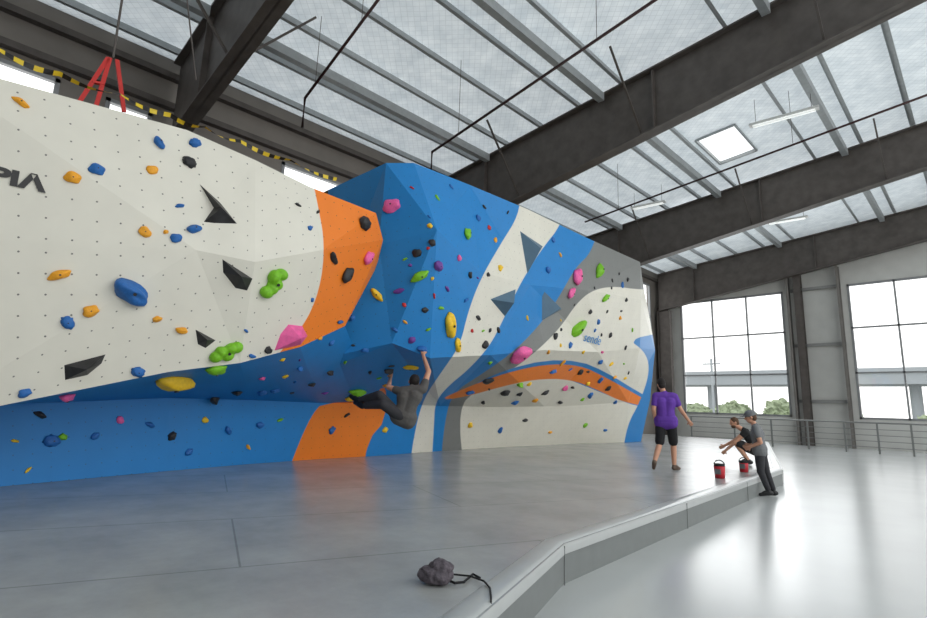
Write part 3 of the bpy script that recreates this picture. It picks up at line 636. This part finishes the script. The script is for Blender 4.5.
for i, (x, y, s) in enumerate(((-66, 120, 5.5), (-46, 112, 4.5), (-30, 100, 4.5), (-14, 92, 4), (-2, 84, 3.6), (8, 88, 4))):
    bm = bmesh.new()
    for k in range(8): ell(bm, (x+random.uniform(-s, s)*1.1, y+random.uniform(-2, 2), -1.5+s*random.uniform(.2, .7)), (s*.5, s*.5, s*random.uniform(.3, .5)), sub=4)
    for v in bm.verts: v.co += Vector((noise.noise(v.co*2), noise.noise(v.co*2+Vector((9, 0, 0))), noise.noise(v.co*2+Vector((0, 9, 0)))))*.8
    tag(recenter(obj('bush', bm, M_leaf)), 'washed-out green bush outside beyond the windows', 'bush', 'bushes outside the windows')
for x, y in ((-38, 80), (-30, 84)):
    t = empty('utility_pole', (x, y, -1.5)); tag(t, 'pale utility pole seen through the first tall window, '+('left one' if x == -38 else 'right one'), 'pole')
    bm = bmesh.new(); tube(bm, [(x, y, -1.5), (x, y, 9.5)], .18, 8); obj('pole', bm, M_ov, t)
    bm = bmesh.new(); box(bm, (x-1.3, y-.1, 8.6), (x+1.3, y+.1, 8.8)); obj('crossarm', bm, M_ov, t)
# ------------------------------------------------------------------ people
SK = mat('skin', (202, 150, 122), .55, 0, .05, 6); HAIR_D = mat('dark_hair', (34, 28, 26), .8, 0, .3, 60, .4); HAIR_B = mat('brown_hair', (84, 60, 42), .8, 0, .3, 60, .4)
EYE = mat('eye_dark', (30, 24, 22), .3); LIP = mat('lip', (160, 90, 80), .5)
def figure(label, anchor, J, look, shirt, bottom, shoe, hair, longpants=False, sleeve=.55, curl=(0, 0), kids=1.0, turn=None, grab=None):
    """J: joint -> (right, away, up) metres relative to anchor, in a frame turned toward the camera ray"""
    f = Vector((anchor.x-CAM.x, anchor.y-CAM.y, 0)).normalized(); r = Vector((f.y, -f.x, 0))
    def W(v): return anchor+r*v[0]+f*v[1]+Vector((0, 0, v[2]))
    P = {k: (W(v) if not isinstance(v, Vector) else v) for k, v in J.items()}
    root = empty('person', anchor); tag(root, label, 'person'); k = kids
    S = (P['sl']+P['sr'])/2; H = (P['hl']+P['hr'])/2; ax = (P['sr']-P['sl']).normalized()
    def torso(bm, g):
        mid = (S+H)/2; hx = (P['hr']-P['hl']).normalized()
        for s in (-1, 1):
            cap(bm, H+hx*s*.06*k, (.105+g)*k, mid+ax*s*.055*k, (.095+g)*k); cap(bm, mid+ax*s*.055*k, (.095+g)*k, S+(H-S)*.22+ax*s*.085*k, (.108+g)*k)
        cap(bm, P['sl']+(S-P['sl'])*.12, (.062+g)*k, P['sr']+(S-P['sr'])*.12, (.062+g)*k); cap(bm, P['hl'], (.095+g)*k, P['hr'], (.095+g)*k)
        cap(bm, S, (.07+g)*k, S+(P['head']-S)*.25, (.055+g*.6)*k)
    lk = (r*look[0]+f*look[1]+Vector((0, 0, look[2]))).normalized(); up = (P['head']-S).normalized(); up = (up*.5+Vector((0, 0, 1))).normalized(); sd = lk.cross(up).normalized(); up = sd.cross(lk).normalized()
    HM = Matrix((sd, lk, up)).transposed(); hc = P['head']
    bm = bmesh.new(); torso(bm, 0); cap(bm, S, .06*k, hc-up*.05, .052*k)
    ell(bm, hc+up*.02, (.076, .095, .105), HM, 3); ell(bm, hc-up*.05+lk*.025, (.058, .065, .065), HM); ell(bm, hc-up*.01+lk*.098, (.013, .02, .022), HM); cap(bm, hc+up*.012+lk*.088, .010, hc-up*.018+lk*.104, .013)
    for s in (-1, 1): ell(bm, hc-up*.005+sd*s*.078-lk*.005, (.012, .02, .032), HM)
    for s, cu in (('l', curl[0]), ('r', curl[1])):
        cap(bm, P['s'+s], .058*k, P['e'+s], .043*k); cap(bm, P['e'+s], .043*k, P['w'+s], .029*k)
        cap(bm, P['h'+s], .088*k, P['k'+s], .058*k); cap(bm, P['k'+s], .056*k, P['k'+s]+(P['a'+s]-P['k'+s])*.35, .057*k); cap(bm, P['k'+s]+(P['a'+s]-P['k'+s])*.35, .057*k, P['a'+s], .038*k)
        cap(bm, P['a'+s], .037*k, P['t'+s], .026*k)
        d = (P['w'+s]-P['e'+s]).normalized(); sx = 1 if s == 'r' else -1
        if grab: d = (d*.5+Vector(grab)).normalized()
        side = d.cross(f).normalized()
        if side.length < .1: side = r
        nrm = side.cross(d).normalized(); nrm = nrm if nrm.dot(f) > 0 else -nrm
        w = P['w'+s]; palm = w+d*.05; cap(bm, w, .027, w+d*.03, .026)
        for q in (-.028, -.009, .010, .028): cap(bm, w+d*.02+side*q*.7, .015, w+d*.085+side*q, .0125)
        for q, ln_ in ((-.030, .062), (-.010, .075), (.011, .070), (.031, .055)):
            b0 = w+d*.088+side*q; d1 = (d*math.cos(cu*.6)+nrm*math.sin(cu*.6)); d2 = d*math.cos(cu*1.6)+nrm*math.sin(cu*1.6)
            b1 = b0+d1*ln_*.5; cap(bm, b0, .0105, b1, .0095, 8); cap(bm, b1, .0095, b1+d2*ln_*.5, .0085, 8)
        th = side*(-sx); b0 = w+d*.03+th*.025; b1 = b0+(d*.5+th*.7+nrm*.3).normalized()*.035; cap(bm, b0, .014, b1, .0115, 8); cap(bm, b1, .0115, b1+(d*.85+th*.2+nrm*.4).normalized()*.03, .0095, 8)
    remeshed('body', bm, SK, root, .0075, 2)
    for s in (-1, 1):
        bm = bmesh.new(); ell(bm, hc+up*.012+sd*s*.031+lk*.086, (.012, .008, .007), HM); obj('eye', bm, EYE, root, True)
    bm = bmesh.new(); ell(bm, hc-up*.052+lk*.089, (.022, .006, .006), HM); obj('mouth', bm, LIP, root, True)
    bm = bmesh.new(); ell(bm, hc+up*.036-lk*.014, (.084, .098, .100), HM, 3); ell(bm, hc-up*.01-lk*.04, (.074, .066, .08), HM, 3); remeshed('hair', bm, hair, root, .008, 1)
    hx = (P['hr']-P['hl']).normalized(); upT = (S-H).normalized()
    if shirt:
        bm = bmesh.new(); torso(bm, .02)
        cap(bm, P['hl']+upT*.05*k, .138*k, P['hr']+upT*.05*k, .138*k); cap(bm, P['hl']+upT*.0*k, .134*k, P['hr']+upT*.0*k, .134*k)
        for s in 'lr': cap(bm, P['s'+s], .075*k, P['s'+s]+(P['e'+s]-P['s'+s])*sleeve, .066*k)
        remeshed('shirt', bm, shirt, root, .012, 3)
    bm = bmesh.new()
    cap(bm, P['hl'], .116*k, P['hr'], .116*k)
    for s in 'lr':
        if longpants: cap(bm, P['h'+s], .105*k, P['k'+s], .074*k); cap(bm, P['k'+s], .072*k, P['a'+s]+(P['k'+s]-P['a'+s])*.12, .055*k)
        else: cap(bm, P['h'+s], .108*k, P['h'+s]+(P['k'+s]-P['h'+s])*.88, .092*k)
    remeshed('trousers' if longpants else 'shorts', bm, bottom, root, .012, 3)
    for s in 'lr':
        a, t2 = P['a'+s], P['t'+s]; d = (t2-a).normalized(); bm = bmesh.new()
        heel = a+(a-P['k'+s]).normalized()*.045*k-d*.03; 
        cap(bm, a+(a-P['k'+s]).normalized()*.02, .044*k, heel, .04*k); cap(bm, heel+d*.02, .042*k, t2, .034*k); cap(bm, a, .045*k, a+(t2-a)*.6, .04*k)
        remeshed('shoe', bm, shoe, root, .008, 2)
    return root, P, (r, f, lk, up, sd, HM, hc)
M_pur = mat('purple_cotton', (98, 56, 158), .85, 0, .08, 10, .2); M_blk = mat('black_cloth', (30, 30, 32), .85, 0, .15, 10, .2); M_gry = mat('grey_cotton', (112, 114, 116), .85, 0, .1, 10, .2); M_chr = mat('charcoal_cloth', (88, 86, 84), .85, 0, .12, 10, .2); M_leg = mat('dark_trousers', (50, 50, 54), .85, 0, .12, 10, .2)
M_shb = mat('shoe_black', (24, 24, 26), .5); M_shg = mat('shoe_brown', (92, 74, 60), .6)
an = atZ(668, 470.5)
figure('man in purple t-shirt and black shorts walking away across the mat', an, dict(
 hl=(-.1,0,.92), hr=(.09,0,.92), sl=(-.18,-.03,1.45), sr=(.17,.03,1.45), head=(-.07,.05,1.68),
 el=(-.23,-.10,1.17), wl=(-.20,.06,.93), er=(.28,.04,1.19), wr=(.42,.16,.98),
 kl=(-.14,.0,.50), al=(-.24,-.24,.17), tl=(-.26,-.16,.045), kr=(.12,.16,.50), ar=(.12,.10,.085), tr=(.21,.22,.035)), (-.35, .9, -.15),
 M_pur, M_blk, M_shg, HAIR_D, curl=(.6, .5), sleeve=.6)
an = atZ(768, 496.5, ZF)
_, P_, hd = figure('teenager in grey t-shirt and cap standing on the concrete beside the mat edge', an, dict(
 hl=(-.09,-.08,.80), hr=(-.07,.08,.80), sl=(-.13,-.16,1.22), sr=(-.10,.16,1.22), head=(-.20,0,1.42),
 el=(-.06,-.21,.97), wl=(-.23,-.14,.88), er=(-.05,.20,.97), wr=(-.23,.10,.90),
 kl=(-.09,-.09,.44), al=(.02,-.07,.10), tl=(-.12,-.10,.035), kr=(.0,.08,.44), ar=(.10,.08,.09), tr=(-.03,.06,.035)), (-1, -.1, -.25),
 M_gry, M_leg, M_shb, HAIR_B, longpants=True, curl=(.9, .9), kids=.9)
r_, f_, lk, up, sd, HM, hc = hd
bm = bmesh.new(); ell(bm, hc+up*.055-lk*.008, (.094, .108, .085), HM, 3); ell(bm, hc+up*.045+lk*.12, (.07, .07, .010), HM, 2); remeshed('cap', bm, M_gry, _, .008, 1)
an = atZ(745, 464.5)
_, P_, hd = figure('bearded man in black squatting on the mat corner behind the teenager', an, dict(
 hl=(.34,-.10,.27), hr=(.34,.10,.27), sl=(.06,-.2,.74), sr=(.06,.2,.74), head=(-.17,.0,.94),
 el=(-.18,-.22,.50), wl=(-.38,-.14,.30), er=(-.16,.22,.54), wr=(-.40,.12,.40),
 kl=(-.16,-.20,.48), al=(.08,-.18,.10), tl=(-.08,-.2,.035), kr=(-.14,.2,.48), ar=(.06,.18,.10), tr=(-.10,.2,.035)), (-1, -.35, -.25),
 M_blk, M_blk, M_shb, HAIR_B, curl=(.8, .8), sleeve=.3)
r_, f_, lk, up, sd, HM, hc = hd
bm = bmesh.new(); ell(bm, hc-up*.075+lk*.04, (.062, .058, .045), HM, 3); remeshed('beard', bm, HAIR_B, _, .008, 1)
# climber
hR = hit(422, 350); hL = hit(390, 371)
dist = min((hR[0]-CAM).length, (hL[0]-CAM).length)
hold(422, 349, 'blue', 11, 'jug', 0, 'hold gripped by the raised right hand of the climber'); hold(389, 370, 'black', 11, 'jug', 0, 'hold gripped by the left hand of the climber')
c0 = CAM+ray(406, 400)*(dist-.42); S_ = F/ (c0-CAM).length
def J_(px, py, aw): return ((px-406)/S_, aw, (400-py)/S_)
wr = hR[0]+hR[1]*.07-Vector((0, 0, .07)); wl = hL[0]+hL[1]*.07-Vector((0, 0, .07))
figure('climber in dark clothes hanging by both hands under the blue overhang', c0, dict(
 hl=J_(399, 416, .02), hr=J_(409, 420, .0), sl=J_(400, 392, .02), sr=J_(422, 389, -.04), head=J_(413, 382, .1),
 el=J_(388, 388, .12), wl=wl, er=J_(427, 371, .08), wr=wr,
 kl=J_(380, 396, -.08), al=J_(360, 402, .18), tl=J_(351, 398, .28), kr=J_(384, 405, -.14), ar=J_(365, 407, .08), tr=J_(356, 404, .2)), (-.1, .9, .35),
 M_chr, M_leg, M_shb, HAIR_D, longpants=True, curl=(1.2, 1.2), grab=(0, 0, .8), sleeve=.4)
# ------------------------------------------------------------------ chalk buckets and bag
def bucket(px, py, lab, h=.3, s=1):
    p = atZ(px, py); t = empty('chalk_bucket', p); tag(t, lab, 'chalk bucket')
    bm = bmesh.new(); tube(bm, [p, p+Vector((0, 0, h*.5)), p+Vector((0, 0, h))], .10*s, 16, .115*s); obj('bag_body', bm, mat('red_nylon', (190, 34, 48), .6), t, True)
    bm = bmesh.new(); tube(bm, [p+Vector((0, 0, h)), p+Vector((0, 0, h+.04))], .118*s, 16, .09*s); obj('collar', bm, M_blk, t, True)
    bm = bmesh.new(); tube(bm, [p+Vector((.11*s*math.cos(a), 0, h+.02+.08*math.sin(a))) for a in [PI*i/8 for i in range(9)]], .01, 6); obj('handle', bm, M_blk, t)
    bm = bmesh.new(); box(bm, p+Vector((-.05, -.118*s, .07)), p+Vector((.05, -.10*s, .16))); obj('pocket', bm, M_gry, t)
bucket(720, 478, 'red chalk bucket nearer the camera at the edge of the mat', .21, .82); bucket(744, 472, 'red chalk bucket beside the squatting man', .18, .75)
p = atZ(437, 583); t = empty('gym_bag', p); tag(t, 'small crumpled grey bag lying on the mat in the foreground', 'bag')
bm = bmesh.new(); ell(bm, p+Vector((0, 0, .05)), (.10, .085, .055), Matrix.Rotation(.8, 3, 'Z'), 5); ell(bm, p+Vector((.01, .02, .09)), (.08, .07, .045), None, 5); ell(bm, p+Vector((-.05, -.045, .055)), (.055, .05, .045), None, 4)
for v in bm.verts:
    n_ = abs(noise.noise(v.co*16))*.03+noise.noise(v.co*50)*.005; v.co += (v.co-p-Vector((0, 0, .05))).normalized()*n_; v.co.z = max(v.co.z, .004)
remeshed('bag_body', bm, mat('bag_grey', (96, 90, 96), .95, 0, .3, 40, .6, .1), t, .004, 2)
bm = bmesh.new(); tube(bm, [atZ(x_, y_, .012) for x_, y_ in ((447, 580), (455, 583), (464, 582), (473, 574), (480, 578))], .008, 6); obj('strap', bm, M_blk, t)
bm = bmesh.new(); tube(bm, [atZ(x_, y_, .02) for x_, y_ in ((450, 574), (470, 576), (484, 581), (490, 588), (491, 596))]+[atZ(491, 600, .018), atZ(490, 625, -.12)], .006, 6); obj('cord', bm, M_blk, t)
# added area lights
def area(loc, rot, sx, sy, e, col=(1, 1, 1)):
    l = bpy.data.lights.new('fill_light', 'AREA'); l.shape = 'RECTANGLE'; l.size = sx; l.size_y = sy; l.energy = e; l.color = col; o = bpy.data.objects.new('fill_light', l); C.objects.link(o); o.location = loc; o.rotation_euler = rot
area((6, 12, 10.5), (0, math.radians(30), 0), 8, 14, 700, (.99, 1, .99))  # added soft fill from upper right, no such source in the hall
area((-9, 31, 5), (math.radians(-90), 0, 0), 8, 6, 320, (.97, .99, 1))  # strengthens the daylight coming in at the tall windows
